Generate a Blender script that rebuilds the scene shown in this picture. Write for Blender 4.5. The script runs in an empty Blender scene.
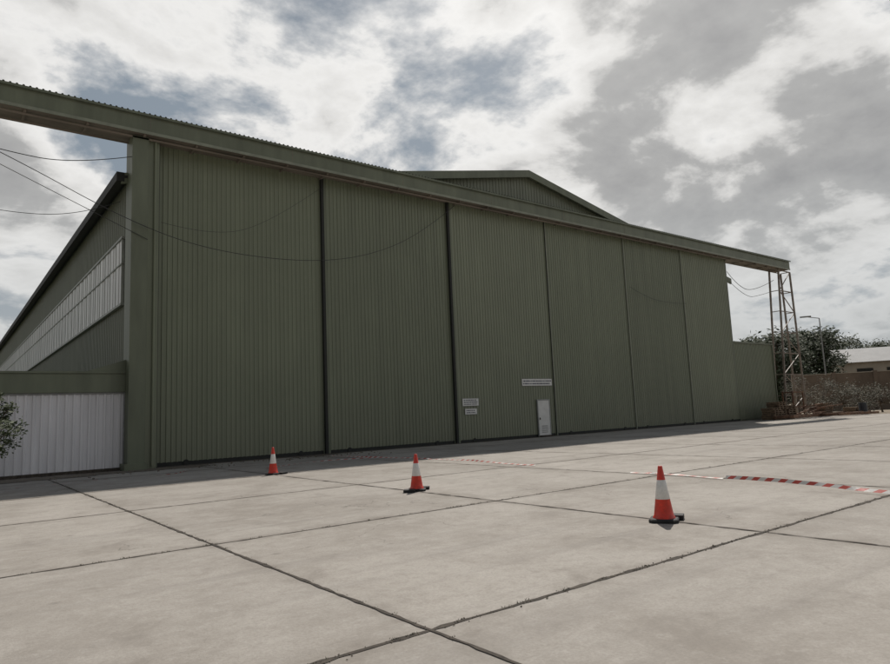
import bpy, bmesh, math, random
import numpy as np
from mathutils import Vector, Matrix, noise as mn
random.seed(7)
SC=bpy.context.scene
COL=SC.collection
# ---------------------------------------------------------------- helpers
def new_mat(name):
    m=bpy.data.materials.new(name); m.use_nodes=True
    nt=m.node_tree; b=nt.nodes['Principled BSDF']
    return m,nt,b
def N(nt,t,**kw):
    n=nt.nodes.new(t)
    for k,v in kw.items():
        if k.startswith('i_'): n.inputs[k[2:].replace('_',' ')].default_value=v
        else: setattr(n,k,v)
    return n
def ramp(nt,fac,stops):
    r=nt.nodes.new('ShaderNodeValToRGB'); e=r.color_ramp.elements
    while len(e)<len(stops): e.new(0.5)
    for i,(p,c) in enumerate(stops):
        e[i].position=p; e[i].color=(c,c,c,1) if not hasattr(c,'__len__') else (*c,1)
    nt.links.new(fac,r.inputs[0]); return r.outputs[0]
def mix(nt,f,a,b,mode='MIX'):
    m=nt.nodes.new('ShaderNodeMix'); m.data_type='RGBA'; m.blend_type=mode
    for s,v in ((0,f),(6,a),(7,b)):
        if isinstance(v,(int,float)): m.inputs[s].default_value=v
        elif isinstance(v,(tuple,list)): m.inputs[s].default_value=(*v,1)
        else: nt.links.new(v,m.inputs[s])
    return m.outputs[2]
def mapping(nt,scale=(1,1,1),coord='Object'):
    tc=nt.nodes.new('ShaderNodeTexCoord'); mp=nt.nodes.new('ShaderNodeMapping')
    mp.inputs['Scale'].default_value=scale
    nt.links.new(tc.outputs[coord],mp.inputs[0]); return mp.outputs[0]
def noise(nt,vec,scale,detail=4,rough=.55,dist=0):
    n=N(nt,'ShaderNodeTexNoise'); n.inputs['Scale'].default_value=scale
    n.inputs['Detail'].default_value=detail; n.inputs['Roughness'].default_value=rough
    n.inputs['Distortion'].default_value=dist
    nt.links.new(vec,n.inputs['Vector']); return n.outputs[0]
def simple(name,col,rough=.6,var=.25,scale=2.0,metal=0,bump=0,stretch=(1,1,1),dark=None):
    m,nt,b=new_mat(name)
    v=mapping(nt,stretch); n=noise(nt,v,scale,4,.6)
    f=ramp(nt,n,[(.3,0.),(.7,1.)])
    c2=dark if dark else tuple(c*(1-var) for c in col); c1=tuple(min(1,c*(1+var*.5)) for c in col)
    nt.links.new(mix(nt,f,c2,c1),b.inputs['Base Color'])
    b.inputs['Roughness'].default_value=rough; b.inputs['Metallic'].default_value=metal
    if bump:
        bp=N(nt,'ShaderNodeBump'); bp.inputs['Strength'].default_value=bump; bp.inputs['Distance'].default_value=.01
        nt.links.new(noise(nt,v,scale*12,3),bp.inputs['Height']); nt.links.new(bp.outputs[0],b.inputs['Normal'])
    return m
def obj(name,verts,faces,mats,parent=None,fm=None,smooth=False):
    me=bpy.data.meshes.new(name); me.from_pydata([tuple(v) for v in verts],[],faces)
    if not isinstance(mats,(list,tuple)): mats=[mats]
    for m in mats: me.materials.append(m)
    if fm: me.polygons.foreach_set('material_index',fm)
    if smooth: me.polygons.foreach_set('use_smooth',[True]*len(me.polygons))
    me.update()
    o=bpy.data.objects.new(name,me); COL.objects.link(o)
    if parent: o.parent=parent
    return o
def empty(name,loc=(0,0,0)):
    e=bpy.data.objects.new(name,None); e.location=loc; COL.objects.link(e); e.empty_display_size=.5; return e
class B:
    def __init__(s): s.v=[];s.f=[];s.m=[]
    def box(s,a,b,mat=0,M=None):
        n=len(s.v); 
        for z in (a[2],b[2]):
            for (x,y) in ((a[0],a[1]),(b[0],a[1]),(b[0],b[1]),(a[0],b[1])):
                p=Vector((x,y,z)); s.v.append(M@p if M else p)
        for f in ((0,3,2,1),(4,5,6,7),(0,1,5,4),(1,2,6,5),(2,3,7,6),(3,0,4,7)):
            s.f.append(tuple(i+n for i in f)); s.m.append(mat)
    def bar(s,p,q,w,h=None,mat=0):
        p=Vector(p);q=Vector(q);h=h or w; d=(q-p);L=d.length; d.normalize()
        up=Vector((0,0,1)) if abs(d.z)<.95 else Vector((0,1,0))
        x=d.cross(up).normalized(); y=x.cross(d).normalized()
        M=Matrix(((x.x,d.x,y.x,p.x),(x.y,d.y,y.y,p.y),(x.z,d.z,y.z,p.z),(0,0,0,1)))
        s.box((-w/2,0,-h/2),(w/2,L,h/2),mat,M)
    def cyl(s,p,q,r0,r1=None,n=12,mat=0,cap=True):
        p=Vector(p);q=Vector(q); r1=r0 if r1 is None else r1
        d=(q-p).normalized(); up=Vector((0,0,1)) if abs(d.z)<.95 else Vector((1,0,0))
        x=d.cross(up).normalized(); y=d.cross(x)
        k=len(s.v)
        for c,r in ((p,r0),(q,r1)):
            for i in range(n):
                a=2*math.pi*i/n; s.v.append(c+x*math.cos(a)*r+y*math.sin(a)*r)
        for i in range(n):
            j=(i+1)%n; s.f.append((k+i,k+j,k+n+j,k+n+i)); s.m.append(mat)
        if cap:
            s.f.append(tuple(k+i for i in reversed(range(n)))); s.m.append(mat)
            s.f.append(tuple(k+n+i for i in range(n))); s.m.append(mat)
    def out(s,name,mats,parent=None,smooth=False): return obj(name,s.v,s.f,mats,parent,s.m,smooth)
def corrugated(name,u0,u1,z0,z1,conv,mat,parent=None,pitch=.2,depth=.035,jit=0):
    """trapezoid sheet; conv(u,z,d) -> world point"""
    vs=[];fs=[];u=u0;pr=[]
    while u<u1-1e-6:
        for a,d in ((0,0),(.55,0),(.65,1),(.90,1)):
            uu=u+a*pitch
            if uu<u1: pr.append((uu,d*depth))
        u+=pitch
    pr.append((u1,0))
    for (uu,d) in pr:
        vs.append(conv(uu,z0(uu) if callable(z0) else z0,d)); vs.append(conv(uu,z1(uu) if callable(z1) else z1,d))
    for i in range(len(pr)-1): fs.append((2*i,2*i+2,2*i+3,2*i+1))
    return obj(name,vs,fs,mat,parent)
# ---------------------------------------------------------------- materials
def clad(name,base,streak=.25,dust=(.27,.25,.20),dustamt=.45,axis='x'):
    m,nt,b=new_mat(name)
    tc=nt.nodes.new('ShaderNodeTexCoord'); 
    v1=mapping(nt,(1.6,1.6,.05)); n1=noise(nt,v1,1.5,5,.65)
    v2=mapping(nt,(1,1,1)); n2=noise(nt,v2,.35,4,.6,.4)
    n3=noise(nt,v2,9,3,.7)
    c=mix(nt,ramp(nt,n1,[(.3,0.),(.72,1.)]),tuple(x*(1-streak) for x in base),tuple(x*(1+streak*.6) for x in base))
    c=mix(nt,ramp(nt,n2,[(.35,0.),(.7,.5)]),c,tuple(x*.78 for x in base))
    c=mix(nt,ramp(nt,n3,[(.45,0.),(.75,.15)]),c,dust)
    sx=nt.nodes.new('ShaderNodeSeparateXYZ'); nt.links.new(tc.outputs['Object'],sx.inputs[0])
    mr=N(nt,'ShaderNodeMapRange'); mr.inputs[1].default_value=2.6; mr.inputs[2].default_value=0; mr.inputs[3].default_value=0; mr.inputs[4].default_value=dustamt
    nt.links.new(sx.outputs[2],mr.inputs[0])
    mu=N(nt,'ShaderNodeMath',operation='MULTIPLY'); nt.links.new(mr.outputs[0],mu.inputs[0]); nt.links.new(n1,mu.inputs[1])
    c=mix(nt,mu.outputs[0],c,dust)
    nt.links.new(c,b.inputs['Base Color'])
    b.inputs['Roughness'].default_value=.42
    return m
M_door=clad('green_painted_cladding',(.205,.232,.160),.16)
M_door2=clad('green_painted_cladding_faded',(.222,.248,.175),.14)
M_door3=clad('green_painted_cladding_dull',(.190,.216,.149),.18)
M_wall=clad('green_wall_cladding',(.17,.19,.138),.15)
M_trim=simple('green_trim_paint',(.150,.170,.118),.5,.25,1.5,stretch=(1,1,.2))
M_trimL=simple('green_light_trim',(.25,.27,.21),.5,.25,2)
M_dark=simple('dark_rubber_seal',(.02,.022,.02),.7,.3,3)
M_soffit=simple('soffit_brown',(.25,.215,.18),.8,.35,1.2,stretch=(.3,1,1))
M_roof=simple('roof_sheet',(.20,.21,.18),.5,.25,.6)
M_white=simple('white_paint',(.74,.74,.72),.5,.12,3)
M_glass=simple('translucent_panel',(.70,.71,.70),.4,.2,.8,stretch=(1,1,.3))
M_grey=simple('galvanised_grey',(.32,.33,.33),.5,.2,4,metal=.3)
M_mull=simple('mullion_grey_green',(.30,.32,.29),.5,.2,2)
M_steelp=simple('painted_steel_pale',(.26,.235,.205),.6,.35,3,dark=(.15,.10,.08))
M_rust=simple('rusty_steel',(.21,.12,.075),.85,.5,3,bump=.3,dark=(.08,.045,.03))
M_rustp=simple('red_oxide_paint',(.23,.12,.085),.7,.3,2)
M_wood=simple('weathered_pallet_wood',(.26,.19,.13),.9,.4,3,stretch=(1,1,3),dark=(.12,.085,.06))
M_black=simple('black_rubber',(.022,.022,.024),.75,.3,12,bump=.2)
M_orange=simple('cone_red',(.72,.045,.022),.42,.25,14,bump=.1,dark=(.48,.04,.025))
M_conew=simple('cone_reflective_white',(.78,.77,.74),.4,.16,18)
M_cable=simple('cable_black',(.045,.045,.045),.6,.2,3)
M_text=simple('sign_text_dark',(.05,.06,.10),.6,.2,3)
M_bark=simple('bark',(.12,.09,.065),.9,.4,5,bump=.5)
M_wallbr=simple('rendered_wall_brown',(.20,.155,.12),.9,.4,.5,stretch=(1,1,.5))
M_cream=simple('cream_render',(.42,.38,.32),.9,.2,.6)
M_blue=simple('dark_plastic',(.03,.035,.045),.4,.2,4)
def leafmat(name,a,b2):
    m,nt,b=new_mat(name); v=mapping(nt); n=noise(nt,v,.9,3,.6); n2=noise(nt,v,9,2,.5)
    c=mix(nt,ramp(nt,n,[(.35,0.),(.65,1.)]),a,b2); c=mix(nt,ramp(nt,n2,[(.4,0.),(.7,.5)]),c,tuple(x*1.5 for x in b2))
    nt.links.new(c,b.inputs['Base Color']); b.inputs['Roughness'].default_value=.7; return m
M_leaf=leafmat('foliage_green',(.028,.042,.017),(.062,.08,.034))
M_leafd=leafmat('foliage_dry',(.05,.046,.028),(.10,.088,.05))
M_weed=leafmat('weed_blades',(.04,.045,.02),(.10,.09,.05))
# concrete
def concrete():
    m,nt,b=new_mat('weathered_concrete')
    v=mapping(nt); base=(.43,.398,.358)
    sx=nt.nodes.new('ShaderNodeSeparateXYZ'); nt.links.new(v,sx.inputs[0])
    def cell(o,off,s):
        a=N(nt,'ShaderNodeMath',operation='SUBTRACT'); nt.links.new(o,a.inputs[0]); a.inputs[1].default_value=off
        d=N(nt,'ShaderNodeMath',operation='DIVIDE'); nt.links.new(a.outputs[0],d.inputs[0]); d.inputs[1].default_value=s
        f=N(nt,'ShaderNodeMath',operation='FLOOR'); nt.links.new(d.outputs[0],f.inputs[0]); return f.outputs[0]
    cx=nt.nodes.new('ShaderNodeCombineXYZ'); nt.links.new(cell(sx.outputs[0],2.97,5.03),cx.inputs[0]); nt.links.new(cell(sx.outputs[1],4.15,4.9),cx.inputs[1])
    wn=N(nt,'ShaderNodeTexWhiteNoise'); nt.links.new(cx.outputs[0],wn.inputs[0])
    c=mix(nt,wn.outputs[0],tuple(x*.86 for x in base),tuple(x*1.04 for x in base))
    n1=noise(nt,v,.28,6,.62,.6); c=mix(nt,ramp(nt,n1,[(.42,0.),(.62,.65)]),c,(.26,.232,.20))
    n2=noise(nt,v,1.3,7,.68,.3); c=mix(nt,ramp(nt,n2,[(.46,0.),(.66,.42)]),c,(.50,.47,.43))
    c=mix(nt,ramp(nt,n2,[(.28,.65),(.44,0.)]),c,(.22,.195,.17))
    n5=noise(nt,v,7,4,.7,.4); c=mix(nt,ramp(nt,n5,[(.50,0.),(.68,.4)]),c,(.27,.245,.215)); c=mix(nt,ramp(nt,n5,[(.30,.35),(.45,0.)]),c,(.50,.475,.44))
    n3=noise(nt,v,38,4,.75); c=mix(nt,ramp(nt,n3,[(.38,.0),(.72,.5)]),c,(.22,.20,.18))
    v4=mapping(nt,(.12,2.2,1)); n4=noise(nt,v4,1.0,5,.6,.5); c=mix(nt,ramp(nt,n4,[(.52,0.),(.70,.4)]),c,(.23,.21,.19))
    vo=N(nt,'ShaderNodeTexVoronoi'); vo.inputs['Scale'].default_value=.8; nt.links.new(v,vo.inputs['Vector'])
    sp=ramp(nt,vo.outputs['Distance'],[(.02,.4),(.06,0.)]); c=mix(nt,sp,c,(.14,.13,.12))
    def jd(o,off,s):
        a=N(nt,'ShaderNodeMath',operation='SUBTRACT'); nt.links.new(o,a.inputs[0]); a.inputs[1].default_value=off
        p=N(nt,'ShaderNodeMath',operation='PINGPONG'); nt.links.new(a.outputs[0],p.inputs[0]); p.inputs[1].default_value=s/2; return p.outputs[0]
    mi=N(nt,'ShaderNodeMath',operation='MINIMUM'); nt.links.new(jd(sx.outputs[0],2.97,5.03),mi.inputs[0]); nt.links.new(jd(sx.outputs[1],4.15,4.9),mi.inputs[1])
    gj=ramp(nt,mi.outputs[0],[(0.,.75),(.16,.22),(.4,0.)]); gm=N(nt,'ShaderNodeMath',operation='MULTIPLY'); nt.links.new(gj,gm.inputs[0]); nt.links.new(ramp(nt,n2,[(.35,.9),(.6,.15)]),gm.inputs[1])
    c=mix(nt,gm.outputs[0],c,(.20,.175,.15))
    vd=N(nt,'ShaderNodeVectorMath',operation='ADD'); nz=N(nt,'ShaderNodeTexNoise'); nz.inputs['Scale'].default_value=1.2; nz.inputs['Detail'].default_value=5; nt.links.new(v,nz.inputs['Vector'])
    nt.links.new(v,vd.inputs[0]); nt.links.new(nz.outputs['Color'],vd.inputs[1])
    ve=N(nt,'ShaderNodeTexVoronoi',feature='DISTANCE_TO_EDGE'); ve.inputs['Scale'].default_value=.33; nt.links.new(vd.outputs[0],ve.inputs['Vector'])
    cr=ramp(nt,ve.outputs['Distance'],[(.0,1.),(.0035,0.)]); mk=ramp(nt,n1,[(.5,0.),(.6,.6)])
    mm=N(nt,'ShaderNodeMath',operation='MULTIPLY'); nt.links.new(cr,mm.inputs[0]); nt.links.new(mk,mm.inputs[1])
    c=mix(nt,mm.outputs[0],c,(.10,.09,.08))
    nt.links.new(c,b.inputs['Base Color']); b.inputs['Roughness'].default_value=.85
    b.inputs['Specular IOR Level'].default_value=.3
    bp=N(nt,'ShaderNodeBump'); bp.inputs['Strength'].default_value=.5; bp.inputs['Distance'].default_value=.006
    nt.links.new(noise(nt,v,60,3,.7),bp.inputs['Height']); nt.links.new(bp.outputs[0],b.inputs['Normal'])
    return m
M_conc=concrete()
M_joint=simple('joint_dirt',(.075,.062,.05),.95,.6,9,bump=.5)
M_dirt=simple('dry_ground',(.28,.23,.17),.95,.3,.15,bump=.3)
M_debris=simple('swept_dirt',(.17,.145,.115),.95,.4,5,bump=.5)
# ---------------------------------------------------------------- camera
yaw,pitch,roll,fpx=math.radians(52.079),math.radians(7.09),math.radians(-2.482),653.8
f=Vector((math.cos(pitch)*math.cos(yaw),math.cos(pitch)*math.sin(yaw),math.sin(pitch)))
r=Vector((math.sin(yaw),-math.cos(yaw),0)); u=r.cross(f)
r2=r*math.cos(roll)+u*math.sin(roll); u2=-r*math.sin(roll)+u*math.cos(roll)
cam=bpy.data.cameras.new('camera'); co=bpy.data.objects.new('camera',cam); COL.objects.link(co)
co.matrix_world=Matrix(((r2.x,u2.x,-f.x,0),(r2.y,u2.y,-f.y,0),(r2.z,u2.z,-f.z,1.6),(0,0,0,1)))
cam.lens=36*fpx/890; cam.sensor_width=36; cam.clip_end=6000; cam.clip_start=.05
SC.camera=co
# ---------------------------------------------------------------- ground
obj('ground',[(-2500,-2500,0),(2500,-2500,0),(2500,2500,0),(-2500,2500,0)],[(0,1,2,3)],M_dirt)
obj('concrete_apron',[(-60,-45,.004),(66,-45,.004),(62,27.8,.004),(-60,27.8,.004)],[(0,1,2,3)],M_conc)
vs=[];fs=[]
def joint(p,q,w,seed,z=.008):
    p=Vector(p);q=Vector(q);L=(q-p).length;d=(q-p)/L;nn=Vector((-d.y,d.x)); 
    n=int(L/.10); k=len(vs)
    for i in range(n+1):
        t=i*L/n; c=p+d*t
        off=.014*mn.noise(Vector((t*.9,seed,0)))+.010*mn.noise(Vector((t*6,seed,3)))
        ww=w*(.42+1.0*abs(mn.noise(Vector((t*2.3,seed*1.7,5))))+1.1*max(0,mn.noise(Vector((t*7,seed,9)))))
        for s in (-1,1):
            e=c+nn*(off+s*ww/2*(1+.5*mn.noise(Vector((t*14,seed,s*7))))); vs.append((e.x,e.y,z))
        if i: fs.append((k+2*i-2,k+2*i-1,k+2*i+1,k+2*i))
ys=[-15.45,-10.55,-5.65,-.75,4.15,9.0,13.9,18.9,23.6]
xs=[-17.1,-12.1,-7.1,-2.1,2.97,8.0,13.05,18.1,23.1,28.1,33.1,38.2,43.2,48.2,53.2,58.2]
for i,y in enumerate(ys): joint((-20,y),(62,y),.064 if i==4 else .05,i*3.1,.008)
for i,x in enumerate(xs): joint((x,-18),(x,27),.045,50+i*2.3,.011)
obj('expansion_joint',vs,fs,M_joint)
bw=B()
def tuft(x,y,s):
    for k in range(random.randint(3,7)):
        a=random.random()*6.28; h=s*random.uniform(.5,1.2); l=s*random.uniform(.2,.9)
        bx,by=x+random.gauss(0,.02),y+random.gauss(0,.015); w=.004
        n=len(bw.v); bw.v+= [Vector((bx-w,by,.01)),Vector((bx+w,by,.01)),Vector((bx+math.cos(a)*l,by+math.sin(a)*l,.01+h))]
        bw.f.append((n,n+1,n+2)); bw.m.append(0)
for i in range(200): tuft(random.uniform(.5,22),4.15+random.gauss(0,.012),random.uniform(.008,.022))
for i in range(100): tuft(2.97+random.gauss(0,.012),random.uniform(3,24),random.uniform(.008,.02))
for i in range(160): tuft(random.uniform(0,30),9.0+random.gauss(0,.012),random.uniform(.01,.025))
for i in range(250): tuft(random.uniform(6.6,50),27.0+random.gauss(0,.08)-.25,random.uniform(.03,.08))
bw.out('joint_weeds',[M_weed])
bd=B()
for i in range(300):
    k=random.random()
    if k<.5: x,y=random.uniform(1,16),4.15+random.gauss(0,.03)
    else: x,y=random.uniform(3,16),26.3-abs(random.gauss(0,.8))
    s=random.uniform(.003,.008)*(1 if k<.5 else 4)
    M=Matrix.Translation((x,y,.008+s*.4))@Matrix.Rotation(random.random()*6,4,'Z')@Matrix.Rotation(random.random(),4,'X')
    bd.box((-s,-s*.7,-s*.5),(s,s*.7,s*.5),0,M)
bd.out('gravel_debris',[M_debris])
def patch(name,cx,cy,rx,ry,mat,z=.014,seed=0,n=60):
    v=[(cx,cy,z)];F=[]
    for i in range(n):
        a=2*math.pi*i/n; k=1+.5*mn.noise(Vector((math.cos(a)*2.2,math.sin(a)*2.2,seed)))+.25*mn.noise(Vector((math.cos(a)*7,math.sin(a)*7,seed)))
        v.append((cx+rx*k*math.cos(a),cy+ry*k*math.sin(a),z))
    for i in range(n): F.append((0,1+i,1+(i+1)%n))
    return obj(name,v,F,mat)
patch('dirt_patch',6.0,26.2,2.6,.8,M_debris,seed=1); patch('dirt_patch.001',2.0,26.0,3.0,.9,M_debris,.016,seed=4)
patch('dirt_patch.002',13.2,26.4,1.1,.35,M_debris,seed=7); patch('dirt_patch.003',55,25.4,5,1.4,M_debris,seed=9)
# ---------------------------------------------------------------- hangar
HG=empty('aircraft_hangar',(28.4,27,0))
def par(o):
    o.parent=HG; o.matrix_parent_inverse=Matrix.Translation((-28.4,-27,0)); return o
seams=[6.72,14.05,21.55,29.1,36.75,43.6,50.05]
ypl=[27.28,27.16,27.04,26.98,26.96,26.94]
ZT=13.05
for i in range(6):
    a,b=seams[i],seams[i+1]; y=ypl[i]
    mt=[M_door,M_door3,M_door2,M_door,M_door3,M_door2][i]
    par(corrugated('door_leaf_%d_cladding'%(i+1),a+.10,b-.02,.16,ZT,lambda uu,z,d,y=y:(uu,y-d,z),mt,pitch=.2,depth=.028))
    fb=B()
    fb.box((a+.05,y-.01,.02),(b-.01,y+.10,.17),1)
    if i in (0,1,2):
        fb.box((a-.03,y-.055,.02),(a+.10,y+.10,ZT),1 if i else 0)
        if i: fb.box((a+.10,y-.06,.02),(a+.20,y-.035,ZT),0)
    else:
        fb.box((a-.02,y-.036,.02),(a+.05,y+.02,ZT),2); fb.box((a-.035,y-.03,.02),(a-.021,y+.02,ZT),1)
    fb.box((b-.09,y-.04,.02),(b-.036,y-.032,ZT),0)
    for xx in (a+1.2,b-1.2): fb.cyl((xx,y-.04,.12),(xx,y+.04,.12),.11,n=14,mat=1)
    par(fb.out('door_leaf_%d_frame'%(i+1),[M_trim,M_dark,M_trimL]))
fb=B(); fb.box((5.5,26.80,.004),(51,27.4,.02),0); fb.box((0,27.1,.004),(5.6,27.5,.03),0); par(fb.out('door_floor_track',[M_joint]))
fb=B()
fb.box((5.62,26.55,0),(6.22,27.55,12.95),0); fb.box((6.225,26.72,0),(6.66,27.5,12.95),1)
fb.box((6.66,27.0,0),(6.74,27.5,12.95),2); fb.box((5.50,26.45,0),(6.30,27.58,.25),0)
fb.cyl((6.5,26.66,0.1),(6.5,26.66,12.9),.05,mat=1)
par(fb.out('end_pillar',[M_trim,M_door,M_dark]))
fb=B(); X0,X1=-13.0,59.9
fb.box((X0,26.30,13.02),(X1,26.36,13.74),0)
fb.box((X0,26.27,12.98),(X1,26.30,13.10),2); fb.box((X0,26.365,13.02),(X1,27.55,13.07),1)
fb.box((X0,27.5,13.07),(X1,27.56,13.72),0); fb.box((X0,26.36,13.075),(X0+.05,27.5,13.7),0); fb.box((X1-.05,26.365,13.075),(X1,27.5,13.7),0)
for k in range(-6,30): fb.box((k*2.0,26.42,12.93),(k*2+.08,27.45,13.018),1)
for yy in (26.55,27.3): fb.box((X0,yy,12.86),(X1,yy+.05,12.928),1)
xx=X0+1.2
while xx<X1: 
    fb.box((xx,26.295,13.12),(xx+.015,26.2985,13.7),1); xx+=6.0
par(fb.out('header_beam',[M_trim,M_soffit,M_trimL,M_dark]))
par(corrugated('header_beam_cap',X0,X1+.1,26.20,27.6,lambda uu,z,d:(uu,z,13.75+(27.6-z)*.03+d),M_roof,pitch=.2,depth=.04))
par(obj('header_cap_edge',[(X0,26.2,13.70),(X1+.1,26.2,13.70),(X1+.1,26.2,13.79),(X0,26.2,13.79)],[(0,1,2,3)],M_trim))
cx,rz,sl,hw=28.45,16.2,.205,22.7
zr=lambda x:rz-sl*abs(x-cx)
par(corrugated('gable_wall_cladding',cx-hw+.02,cx+hw-.9,12.0,lambda x:max(12.01,zr(x)-.05),lambda uu,z,d:(uu,27.72-d,z),M_wall,pitch=.25,depth=.03))
for s,nm in ((-1,'west'),(1,'east')):
    def P(x,y,dz): return (x,y,zr(x)+dz)
    ex=cx+s*(hw+.35)
    v=[P(cx,27.35,.0),P(ex,27.35,.0),P(ex,122,.0),P(cx,122,.0),P(cx,27.35,.1),P(ex,27.35,.1),P(ex,122,.1),P(cx,122,.1)]
    par(obj('roof_%s'%nm,v,[(0,1,2,3),(4,5,6,7),(1,2,6,5),(2,3,7,6)],M_roof))
    v=[P(cx,27.33,-.30),P(ex,27.33,-.30),P(ex,27.33,.14),P(cx,27.33,.14),P(cx,27.45,-.30),P(ex,27.45,-.30),P(ex,27.45,.14),P(cx,27.45,.14)]
    par(obj('rake_fascia_%s'%nm,v,[(0,1,2,3),(4,5,6,7),(0,1,5,4),(3,2,6,7),(1,2,6,5)],M_trim))
WX=5.75
par(corrugated('side_wall_west_cladding',27.72,122,3.3,zr(WX)-.02,lambda uu,z,d:(WX-d,uu,z),M_wall,pitch=.3,depth=.04))
par(obj('side_wall_east',[(51.0,27.8,0),(51.0,122,0),(51.0,122,11.5),(51.0,27.8,11.5)],[(0,1,2,3)],M_wall))
par(obj('rear_wall',[(5.75,122,0),(51,122,0),(51,122,11.4),(cx,122,16),(5.75,122,11.4)],[(0,1,2,3,4)],M_wall))
par(obj('inner_backing',[(5.8,27.9,0),(50.9,27.9,0),(50.9,27.9,11.4),(cx,27.9,16),(5.8,27.9,11.4)],[(0,1,2,3,4)],M_dark))
fb=B(); ez=zr(WX)
fb.box((5.22,27.3,ez-.28),(5.50,122,ez+.08),0); fb.box((5.50,27.3,ez-.12),(5.70,122,ez-.02),0)
par(fb.out('eaves_gutter_west',[M_dark]))
fb=B(); wz0,wz1=6.5,9.1; y=28.0
zm=(wz0+wz1)/2+.3
while y<120:
    for a,b in ((wz0,zm-.03),(zm+.03,wz1)):
        fb.box((5.62,y+.02,a),(5.69,y+.55,b),0); fb.box((5.60,y+.56,a),(5.69,y+1.08,b),0)
    fb.box((5.585,y-.02,wz0),(5.69,y+.02,wz1),1); y+=1.1
fb.box((5.56,27.9,wz0-.10),(5.69,121,wz0-.01),1); fb.box((5.56,27.9,wz1+.01),(5.69,121,wz1+.10),1); fb.box((5.57,27.9,zm-.025),(5.69,121,zm+.025),1)
par(fb.out('clerestory_windows',[M_glass,M_mull]))
fb=B(); fb.box((-14,27.05,2.93),(5.615,27.6,3.62),0); fb.box((-14,27.0,3.625),(5.61,27.65,3.70),0)
fb.box((-14,27.61,0),(5.6,118,3.55),1)
fb.v+= [Vector(p) for p in ((4.3,27.06,3.701),(5.617,27.06,3.701),(5.617,27.06,4.15),(4.3,27.5,3.701),(5.617,27.5,3.701),(5.617,27.5,4.15))]
k=len(fb.v)-6; fb.f+=[(k,k+1,k+2),(k+3,k+5,k+4),(k,k+2,k+5,k+3)]; fb.m+=[0,0,0]
par(fb.out('side_annexe',[M_trim,M_wall]))
par(corrugated('east_annexe_front',50.12,56.7,.1,6.25,lambda uu,z,d:(uu,27.15-d,z),M_door3,pitch=.2,depth=.028))
fb=B(); fb.box((50.1,27.2,0),(56.7,34,6.22),0); fb.box((50.08,27.05,6.225),(56.8,34.1,6.36),1); fb.box((56.66,27.05,0),(56.78,27.3,6.22),1)
par(fb.out('east_annexe',[M_door3,M_trim]))
fb=B(); y=ypl[2]-.05
fb.box((27.58,y-.06,.10),(28.50,y-.02,2.10),0); 
for a,b in (((27.52,.04),(27.58,2.17)),((28.50,.04),(28.56,2.17))): fb.box((a[0],y-.075,a[1]),(b[0],y,b[1]),1)
fb.box((27.58,y-.075,2.105),(28.50,y,2.17),1); fb.box((27.55,y-.3,.02),(28.55,y-.08,.09),2)
fb.box((27.66,y-.10,1.0),(27.70,y-.062,1.12),2)
for k in range(5): fb.box((27.80,y-.066,.25+k*.09),(28.28,y-.061,.29+k*.09),1)
par(fb.out('personnel_door',[M_white,M_grey,M_joint]))
def sign(name,x0,x1,z0,z1,y,lines):
    b=B(); b.box((x0,y-.02,z0),(x1,y,z1),0); b.box((x0-.02,y-.012,z0-.02),(x1+.02,y-.001,z1+.02),1)
    n=lines; h=(z1-z0)/(n+.5)
    for i in range(n):
        x=x0+.08; zc=z1-h*(i+.75)
        while x<x1-.12:
            w=random.uniform(.04,.12); 
            if x+w>x1-.06: break
            b.box((x,y-.0235,zc-h*.25),(x+w,y-.0205,zc+h*.22),2); x+=w+random.uniform(.02,.05)
    return b.out(name,[M_white,M_grey,M_text])
sign('hangar_name_sign',26.45,28.9,2.98,3.36,ypl[2]-.045,2)
sign('notice_sign',22.0,23.1,1.95,2.32,ypl[2]-.045,3)
sign('notice_sign',22.15,22.95,1.50,1.78,ypl[2]-.045,2)
# ---------------------------------------------------------------- white corrugated fence
fe=empty('corrugated_fence',(0,27,0))
o=corrugated('fence_sheeting',-14,5.58,.12,2.86,lambda uu,z,d:(uu,27.2-d,z),simple('off_white_sheet',(.74,.735,.76),.5,.16,1.2,stretch=(1,1,.15)),pitch=.25,depth=.05); o.parent=fe; o.matrix_parent_inverse=Matrix.Translation((0,-27,0))
fb=B(); fb.box((-14,27.12,.01),(5.58,27.26,.12),0); fb.box((-14,27.14,2.865),(5.58,27.26,2.925),1); fb.box((5.585,27.1,0),(5.615,27.3,2.92),1)
o=fb.out('fence_frame',[M_joint,M_grey]); o.parent=fe; o.matrix_parent_inverse=Matrix.Translation((0,-27,0))
# ---------------------------------------------------------------- lattice towers
def tower(xa,xb,splay):
    b=B(); nb=7; zt=12.85
    for y in (26.5,27.3):
        b.bar((xa-splay,y,0),(xa,y,zt),.13); b.bar((xb+splay*.3,y,0),(xb,y,zt),.13)
        for i in range(nb):
            z0=zt*i/nb; z1=zt*(i+1)/nb; l0=xa-splay*(1-i/nb); l1=xa-splay*(1-(i+1)/nb); r0=xb+splay*.3*(1-i/nb); r1=xb+splay*.3*(1-(i+1)/nb)
            if y<27:
                b.bar((l1,y,z1),(r1,y,z1),.07)
                if i%2==0: b.bar((l0,y,z0),(r1,y,z1),.06)
                else: b.bar((r0,y,z0),(l1,y,z1),.06)
    for i in range(nb+1):
        z=zt*i/nb+.02
        b.bar((xa-splay*(1-i/nb),26.5,z),(xa-splay*(1-i/nb),27.3,z),.06); b.bar((xb+splay*.3*(1-i/nb),26.5,z),(xb+splay*.3*(1-i/nb),27.3,z),.06)
    b.box((xa-splay-.4,26.2,0),(xb+.7,27.7,.15),1)
    return b.out('lattice_tower',[M_steelp,M_cream])
tower(58.1,60.2,1.3)
tower(-8.6,-6.0,0.3)
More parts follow.
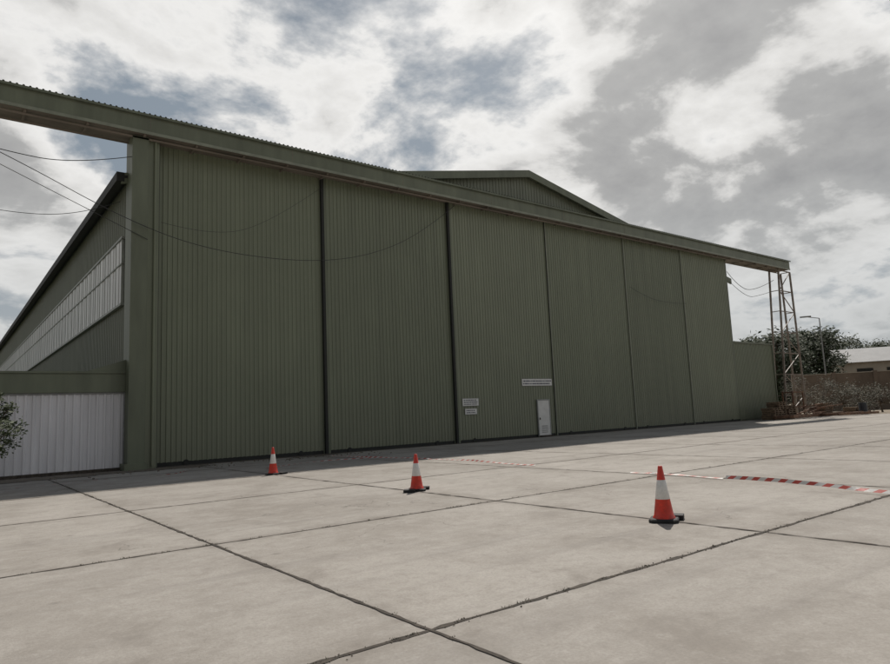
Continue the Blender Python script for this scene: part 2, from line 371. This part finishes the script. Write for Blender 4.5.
# ---------------------------------------------------------------- cables
def cable(pts,rad=.018,name='hanging_cable'):
    cu=bpy.data.curves.new(name,'CURVE'); cu.dimensions='3D'; cu.bevel_depth=rad; cu.bevel_resolution=1
    sp=cu.splines.new('NURBS'); sp.points.add(len(pts)-1); sp.order_u=3; sp.use_endpoint_u=True
    for i,p in enumerate(pts): sp.points[i].co=(*p,1)
    cu.materials.append(M_cable); cu.resolution_u=10
    o=bpy.data.objects.new(name,cu); COL.objects.link(o); return o
cable([(-6,26,14.2-.6),(-3,26.2,12.8),(1.3,26.3,11.3),(5.8,26.4,9.25),(9.3,26.6,8.6),(14.1,26.7,8.75),(18,26.8,10.0),(21.2,26.8,12.2),(22,26.9,12.9)],.014)
cable([(-6,26.6,12.9),(-2,26.6,11.9),(1.4,26.6,11.4),(3.6,26.6,11.35),(5.7,26.6,12.1)],.015)
cable([(-6,30,11.4),(-1,30,10.4),(2.5,29.5,10.0),(4.5,29,10.3),(5.6,28.5,10.8)],.012)
cable([(-6,27.0,12.6),(-1,26.8,12.0),(3,26.6,10.2),(6.2,26.5,8.8)],.012)
cable([(6.8,26.95,9.7),(8.8,26.95,9.4),(11.2,26.95,10.2),(13.9,26.95,12.4)],.008)
cable([(50.1,26.9,12.0),(51.5,26.9,11.0),(54,26.9,10.6),(57.9,26.9,12.0)],.022)
cable([(50.1,26.8,11.2),(52.5,26.8,10.0),(55,26.8,10.4),(57.6,26.9,11.0)],.018)
cable([(36.9,26.75,9.6),(39,26.75,8.9),(42,26.75,8.8),(43.6,26.75,8.9)],.010)
# ---------------------------------------------------------------- cones
def cone(x,y,rot,h=.75,extra=None):
    b=B(); M=Matrix.Rotation(rot,4,'Z')
    def L(p): 
        q=M@Vector(p); return (q.x,q.y,q.z)
    n=len(b.v); w=.19;c=.05
    ring=[(w-c,-w),(w,-w+c),(w,w-c),(w-c,w),(-w+c,w),(-w,w-c),(-w,-w+c),(-w+c,-w)]
    for z,s in ((0,1),(.03,1),(.042,.93)): b.v+=[Vector(L((px*s,py*s,z))) for px,py in ring]
    for l in (0,1):
        for i in range(8): b.f.append((n+l*8+i,n+l*8+(i+1)%8,n+l*8+8+(i+1)%8,n+l*8+8+i)); b.m.append(2)
    b.f.append(tuple(n+16+i for i in range(8))); b.m.append(2)
    prof=[(.150,.042,0),(.145,.06,0),(.132,.075,0),(.098,.30,0),(.0985,.3005,1),(.058,.56,1),(.0575,.5605,0),(.030,.742,0),(.026,.75,0),(.020,.748,0),(.018,.70,0)]
    S=28;k=len(b.v)
    for rr,z,mm in prof:
        for i in range(S):
            a=2*math.pi*i/S; b.v.append(Vector((rr*math.cos(a),rr*math.sin(a),z*h/.75)))
    for l in range(len(prof)-1):
        mm=1 if (prof[l][2]==1 and prof[l+1][2]==1) else 0
        for i in range(S): b.f.append((k+l*S+i,k+l*S+(i+1)%S,k+(l+1)*S+(i+1)%S,k+(l+1)*S+i)); b.m.append(mm)
    if extra:
        for (ax,ay,bx,by,hh) in extra:
            b.box((ax,ay,0.002),(bx,by,hh),2,M)
    o=b.out('traffic_cone',[M_orange,M_conew,M_black],smooth=True)
    me=o.data
    for p in me.polygons:
        if p.material_index==2: p.use_smooth=False
    o.location=(x,y,.012); return o
cone(7.95,5.5,.5,.74,[(.10,-.24,.30,-.02,.06)])
cone(8.1,11.6,.9,.76,[(-.34,.02,-.10,.26,.05),(.12,-.26,.33,-.03,.05)])
cone(8.05,19.0,.2,.80,[(.1,-.3,.3,.0,.05)])
# ---------------------------------------------------------------- barrier tape
M_tape,nt,b_=new_mat('barrier_tape_stripes')
uvn=nt.nodes.new('ShaderNodeUVMap'); sx=nt.nodes.new('ShaderNodeSeparateXYZ'); nt.links.new(uvn.outputs[0],sx.inputs[0])
ad=N(nt,'ShaderNodeMath',operation='MULTIPLY_ADD'); nt.links.new(sx.outputs[1],ad.inputs[0]); ad.inputs[1].default_value=.08; nt.links.new(sx.outputs[0],ad.inputs[2])
dv=N(nt,'ShaderNodeMath',operation='DIVIDE'); nt.links.new(ad.outputs[0],dv.inputs[0]); dv.inputs[1].default_value=.30
fr=N(nt,'ShaderNodeMath',operation='FRACT'); nt.links.new(dv.outputs[0],fr.inputs[0])
gt=N(nt,'ShaderNodeMath',operation='GREATER_THAN'); nt.links.new(fr.outputs[0],gt.inputs[0]); gt.inputs[1].default_value=.5
nt.links.new(mix(nt,gt.outputs[0],(.66,.64,.61),(.52,.07,.05)),b_.inputs['Base Color']); b_.inputs['Roughness'].default_value=.5
def tape(pts,w=.075,seed=0,lift=.05,name='barrier_tape',tilt=.9,wob=.9):
    P=[Vector(p) for p in pts]; P=[P[0]*2-P[1]]+P+[P[-1]*2-P[-2]]
    path=[]
    for i in range(1,len(P)-2):
        n=max(4,int((P[i+1]-P[i]).length/.07))
        for k in range(n):
            t=k/n; a,b,c,d=P[i-1],P[i],P[i+1],P[i+2]
            path.append(.5*((2*b)+(c-a)*t+(2*a-5*b+4*c-d)*t*t+(3*b-a-3*c+d)*t**3))
    vs=[];fs=[];uv=[];s=0
    for i,p in enumerate(path):
        if i: s+=(p-path[i-1]).length
        d=(path[min(i+1,len(path)-1)]-path[max(i-1,0)]).normalized(); sd=d.cross(Vector((0,0,1))).normalized()
        ang=max(.03,tilt+wob*mn.noise(Vector((s*.5,seed,0)))+.4*wob*mn.noise(Vector((s*3,seed,1))))
        up=sd*math.cos(ang)+Vector((0,0,1))*math.sin(ang)
        z=.02+lift*max(0,.3+mn.noise(Vector((s*.5,seed,4))))
        q=Vector((p.x,p.y,p.z+z))+sd*.05*mn.noise(Vector((s*1.3,seed,6)))
        vs+=[q-up*w*.0,q+up*w]; uv+=[(s,0),(s,1)]
        if i: k=2*i; fs.append((k-2,k,k+1,k-1))
    o=obj(name,vs,fs,M_tape); l=o.data.uv_layers.new(name='UVMap')
    for lp in o.data.loops: l.data[lp.index].uv=uv[lp.vertex_index]
    return o
tape([(11.2,1.5,0),(11.7,3.2,0),(12.0,4.3,0.02),(12.4,5.8,.02),(12.8,7.4,0)],.07,1,.06,tilt=1.0,wob=.7)
tape([(12.8,7.4,0),(13.0,8.6,0),(13.0,9.9,0)],.05,8,.02,tilt=.3)
tape([(13.45,13.4,0),(13.6,15.1,0),(13.9,18.4,0.0),(13.4,22,.0),(13.2,25.2,0)],.06,2,.03,tilt=.35)
tape([(13.4,22,0),(11.0,22.6,0),(9.0,21.5,.0),(8.1,19.1,.2)],.045,3,.02,tilt=.25)
tape([(-2,23.5,0),(1.5,22.4,0),(4.0,22.9,0),(6.1,22.6,0),(7.3,24.5,0)],.045,5,.02,tilt=.2)
# ---------------------------------------------------------------- steel scrap and pallets by the tower
sc=empty('steel_scrap_pile',(54,24.5,0))
def sp(o): o.parent=sc; o.matrix_parent_inverse=Matrix.Translation((-54,-24.5,0)); return o
b=B()
def frame(x,y,z,L,W,rot,h=.18):
    M=Matrix.Translation((x,y,z))@Matrix.Rotation(rot,4,'Z')
    for yy in (-W/2,W/2): b.box((-L/2,yy-.06,0),(L/2,yy+.06,h),0,M)
    n=int(L/.9)
    for i in range(n+1):
        xx=-L/2+i*L/n; b.box((xx-.05,-W/2+.06,.02),(xx+.05,W/2-.06,h-.03),0,M)
frame(53.6,24.2,.10,5.5,1.4,.08,.22); frame(58.5,22.3,.1,4.5,1.6,-.3); frame(61.5,23.4,.1,5,1.8,.1)
for i in range(18):
    x=random.uniform(51,60); y=random.uniform(23.4,25.6); L=random.uniform(1,3.2); a=random.uniform(-.4,.4); z=random.uniform(.1,.9)
    b.bar((x,y,z),(x+L*math.cos(a),y+L*math.sin(a),z+random.uniform(-.05,.35)),random.uniform(.05,.12))
for x,y,h in ((55.6,25.3,2.2),(57.2,25.2,2.1),(55.6,26.1,2.2),(57.2,26.0,2.1)): b.bar((x,y,0),(x,y,h),.10)
for z in (.9,2.1): 
    b.bar((55.5,25.3,z),(57.3,25.2,z),.10); b.bar((55.5,26.1,z),(57.3,26.0,z),.10); b.bar((55.6,25.3,z),(55.6,26.1,z),.09); b.bar((57.2,25.2,z),(57.2,26.0,z),.09)
sp(b.out('steel_frames',[M_rust]))
b=B()
def pallet(x,y,z,rot):
    M=Matrix.Translation((x,y,z))@Matrix.Rotation(rot,4,'Z')
    for k in range(6): b.box((-.6,-.5+k*.18,.12),(.6,-.5+k*.18+.12,.145),0,M)
    for k in (-.56,-.05,.46): b.box((k,-.5,.025),(k+.1,.52,.118),0,M)
    for k in (-.5,0,.4): b.box((-.6,k,0),(.6,k+.1,.022),0,M)
for (x,y,nn) in ((51.6,25.2,6),(52.9,25.4,9),(54.3,25.3,7),(58.9,24.6,5),(60.2,24.9,7),(63.5,23.9,4)):
    rr=random.uniform(-.2,.2)
    for k in range(nn): pallet(x+random.uniform(-.05,.05),y+random.uniform(-.05,.05),.02+k*.15,rr+random.uniform(-.06,.06))
sp(b.out('wooden_pallets',[M_wood]))
b=B(); b.cyl((62.2,22.6,0),(62.2,22.6,.95),.32,n=18); b.cyl((62.2,22.6,.6),(62.2,22.6,.64),.34,n=18); b.cyl((62.2,22.6,.3),(62.2,22.6,.34),.34,n=18)
b.cyl((62.2,22.6,.95),(62.2,22.6,.99),.30,n=18); b.out('plastic_drum',[M_blue])
# ---------------------------------------------------------------- vegetation and background at right
def AZ(az,d): a=math.radians(az); return d*math.cos(a),d*math.sin(a)
def tree(name,x,y,h,rad,z0=.25,nl=2600,leaf=.22,mat=None,clumps=26,seed=0,dry=False):
    rnd=random.Random(seed); e=empty(name,(x,y,0)); b=B()
    th=h*.35; b.cyl((0,0,0),(rnd.uniform(-.2,.2),rnd.uniform(-.2,.2),th),h*.035,h*.022,8)
    cl=[]
    for i in range(clumps):
        a=rnd.random()*6.28; rr=rad*math.sqrt(rnd.random())*.85; zz=h*(z0+(1-z0)*rnd.random()**.8)
        k=1-((zz/h-z0)/(1-z0)-.45)**2*1.5; rr*=max(.25,k)
        c=Vector((rr*math.cos(a),rr*math.sin(a),min(zz,h*.94))); cl.append((c,rad*rnd.uniform(.18,.36)))
    for c,s in cl:
        m=Vector((c.x*.35,c.y*.35,th+(c.z-th)*.35)); b.cyl((0,0,th*.9),m,h*.014,h*.009,5); b.cyl(m,c,h*.009,h*.003,5)
    o=b.out('trunk_and_limbs',[M_bark]); o.parent=e
    vs=[];fs=[]
    for i in range(nl):
        c,s=cl[rnd.randrange(len(cl))]
        d=Vector((rnd.gauss(0,1),rnd.gauss(0,1),rnd.gauss(0,.75))); d.normalize(); p=c+d*s*rnd.uniform(.35,1.15)
        if p.z<.05: continue
        a=Vector((rnd.gauss(0,1),rnd.gauss(0,1),rnd.gauss(0,.6))).normalized(); bb=a.orthogonal().normalized()
        l=leaf*rnd.uniform(.5,1.2); w=l*.45; k=len(vs)
        vs+=[p-a*l*.5,p+bb*w*.5,p+a*l*.5,p-bb*w*.5]; fs.append((k,k+1,k+2,k+3))
    o=obj('foliage',vs,fs,mat or M_leaf); o.parent=e; return e
for i,(az,d,h,rr) in enumerate(((25.4,92,9.6,4.4),(23.0,98,10.0,4.6),(27.4,100,9.6,4.2),(29.2,110,10.2,4.4),(21.1,140,12.0,5.4),(24.2,120,12.0,5.2),(18.6,150,11.5,5.2))):
    x,y=AZ(az,d); tree('shade_tree',x,y,h,rr,.16,7500,.58,clumps=46,seed=1+i)
for i,(az,d,h,rr) in enumerate(((24.2,70,3.6,2.4),(22.6,72,3.3,2.4),(21.2,74,2.8,2.2),(20.0,70,2.4,2.0),(18.8,72,2.6,2.2))):
    x,y=AZ(az,d); tree('dry_shrub',x,y,h,rr,.08,1500,.18,M_leafd,20,seed=20+i)
tree('shrub',.80,20.0,2.75,.9,.36,3600,.13,M_leaf,30,seed=40)
vs=[];fs=[];rnd=random.Random(5)
for i in range(9000):
    az=rnd.uniform(8,34); d=rnd.uniform(210,240); x,y=AZ(az,d); hh=8+2.5*mn.noise(Vector((az*1.3,0,0)))+1.3*mn.noise(Vector((az*5,2,0)))
    p=Vector((x,y,rnd.uniform(0,hh))); a=Vector((rnd.gauss(0,1),rnd.gauss(0,1),rnd.gauss(0,1))).normalized(); bb=a.orthogonal(); l=rnd.uniform(.6,1.5); k=len(vs)
    vs+=[p-a*l,p+bb*l*.6,p+a*l,p-bb*l*.6]; fs.append((k,k+1,k+2,k+3))
obj('distant_trees',vs,fs,M_leaf)
b=B() 
p0=Vector((*AZ(24.4,84),0)); p1=Vector((*AZ(14,88),0)); d=(p1-p0); L=d.length; ang=math.atan2(d.y,d.x)
M=Matrix.Translation(p0)@Matrix.Rotation(ang,4,'Z'); b.box((0,0,0),(L,.3,4.1),0,M)
k=0
while k<L: b.box((k,-.12,0),(k+.4,.42,4.25),0,M); k+=4
b.box((0,-.05,4.1),(L,.35,4.18),1,M); b.out('boundary_wall',[M_wallbr,M_cream])
sh=empty('distant_shed',(0,0,0)); p0=Vector((*AZ(21.0,122),0)); M=Matrix.Translation(p0)@Matrix.Rotation(math.radians(-62),4,'Z')
b=B(); b.box((0,0,0),(30,14,6.8),0,M)
for i in range(7): b.box((2+i*4,-.06,4.5),(4.2+i*4,-.01,5.8),1,M)
b.out('walls',[M_cream,M_dark],sh)
v=[(-.6,-.6,6.8),(30.6,-.6,6.8),(30.6,7,9.4),(-.6,7,9.4),(-.6,14.6,6.8),(30.6,14.6,6.8)]
obj('roof',[M@Vector(q) for q in v],[(0,1,2,3),(3,2,5,4),(0,3,4),(1,5,2)],simple('pale_roof',(.34,.34,.34),.7,.15,.5),sh)
x,y=AZ(22.1,90); b=B(); b.cyl((x,y,0),(x,y,11.0),.11,.06,10); b.cyl((x,y,11),(x-.5,y+1.2,11.3),.05,.04,8); b.box((-.9,-.18,-.07),(.3,.18,.07),0,Matrix.Translation((x-.65,y+1.6,11.33))@Matrix.Rotation(2.0,4,'Z')); b.box((x-.25,y-.25,0),(x+.25,y+.25,.3),0)
b.out('street_lamp',[M_grey])
# ---------------------------------------------------------------- light
SAZ,SEL=math.radians(38),math.radians(50)
sd=Vector((math.cos(SEL)*math.cos(SAZ),math.cos(SEL)*math.sin(SAZ),math.sin(SEL)))
sun=bpy.data.lights.new('sun','SUN'); sun.energy=3.5; sun.angle=math.radians(.9); sun.color=(1,.94,.86)
so=bpy.data.objects.new('sun',sun); COL.objects.link(so); so.rotation_euler=(-sd).to_track_quat('-Z','Y').to_euler(); so.location=(0,0,60)
w=bpy.data.worlds.new('World'); SC.world=w; w.use_nodes=True; nt=w.node_tree; bg=nt.nodes['Background']
sky=N(nt,'ShaderNodeTexSky',sky_type='NISHITA'); sky.sun_disc=False; sky.sun_elevation=SEL; sky.sun_rotation=math.pi/2-SAZ; sky.dust_density=2.0; sky.air_density=1.0
tc=nt.nodes.new('ShaderNodeTexCoord'); vn=N(nt,'ShaderNodeVectorMath',operation='NORMALIZE'); nt.links.new(tc.outputs['Generated'],vn.inputs[0])
sx=nt.nodes.new('ShaderNodeSeparateXYZ'); nt.links.new(vn.outputs[0],sx.inputs[0])
def mth(op,a,b=None):
    n=N(nt,'ShaderNodeMath',operation=op)
    for i,v in enumerate((a,b)):
        if v is None: continue
        if isinstance(v,(int,float)): n.inputs[i].default_value=v
        else: nt.links.new(v,n.inputs[i])
    return n.outputs[0]
zz=mth('ADD',mth('MAXIMUM',sx.outputs[2],0),.30)
cb=nt.nodes.new('ShaderNodeCombineXYZ'); nt.links.new(mth('DIVIDE',sx.outputs[0],zz),cb.inputs[0]); nt.links.new(mth('DIVIDE',sx.outputs[1],zz),cb.inputs[1]); cb.inputs[2].default_value=2.3
n1=noise(nt,cb.outputs[0],2.5,8,.57,.15)      # cloud density
mp=N(nt,'ShaderNodeMapping'); mp.inputs['Location'].default_value=(5.2,1.3,7); nt.links.new(cb.outputs[0],mp.inputs[0])
n2=noise(nt,mp.outputs[0],.95,3,.5,.2)       # broad variation
dens=mth('ADD',mth('MULTIPLY',n1,.72),mth('MULTIPLY',n2,.42))
# clouds thinned towards the unseen zenith to cut skylight on the ground
dens=mth('SUBTRACT',dens,mth('MULTIPLY',ramp(nt,sx.outputs[2],[(.60,0.),(.80,1.)]),.22))
cov=ramp(nt,dens,[(.462,0.),(.525,1.)])
lum=ramp(nt,dens,[(.46,(.66,.67,.68)),(.54,(1.0,.99,.97)),(.595,(.84,.83,.81)),(.635,(.50,.50,.495)),(.73,(.37,.37,.375))])
dt=N(nt,'ShaderNodeVectorMath',operation='DOT_PRODUCT'); nt.links.new(vn.outputs[0],dt.inputs[0]); dt.inputs[1].default_value=tuple(sd)
gl=mth('POWER',mth('MAXIMUM',dt.outputs['Value'],0),18)
skyc=mix(nt,1.0,sky.outputs[0],(.03,.03,.03),'MULTIPLY')
blue=mix(nt,ramp(nt,sx.outputs[2],[(.45,0.),(.85,1.)]),(.38,.45,.52),(.05,.10,.18))
skyc=mix(nt,.7,skyc,blue)
hz=ramp(nt,sx.outputs[2],[(0.,.9),(.32,0.)])
c=mix(nt,cov,skyc,lum); c=mix(nt,hz,c,(.55,.58,.59))
# sky away from the sun dimmed to cut fill light and deepen shadows
dim=ramp(nt,mth('MULTIPLY',mth('ADD',dt.outputs['Value'],1.0),.5),[(.30,.30),(.78,1.)])
c=mix(nt,1.0,c,dim,'MULTIPLY')
gc=nt.nodes.new('ShaderNodeCombineXYZ')
for i,k in enumerate((1,.96,.9)): nt.links.new(mth('MULTIPLY',gl,.3*k),gc.inputs[i])
c=mix(nt,1.0,c,gc.outputs[0],'ADD')
nt.links.new(c,bg.inputs[0]); bg.inputs[1].default_value=.84
SC.view_settings.view_transform='Standard'; SC.view_settings.look='None'; SC.view_settings.exposure=0
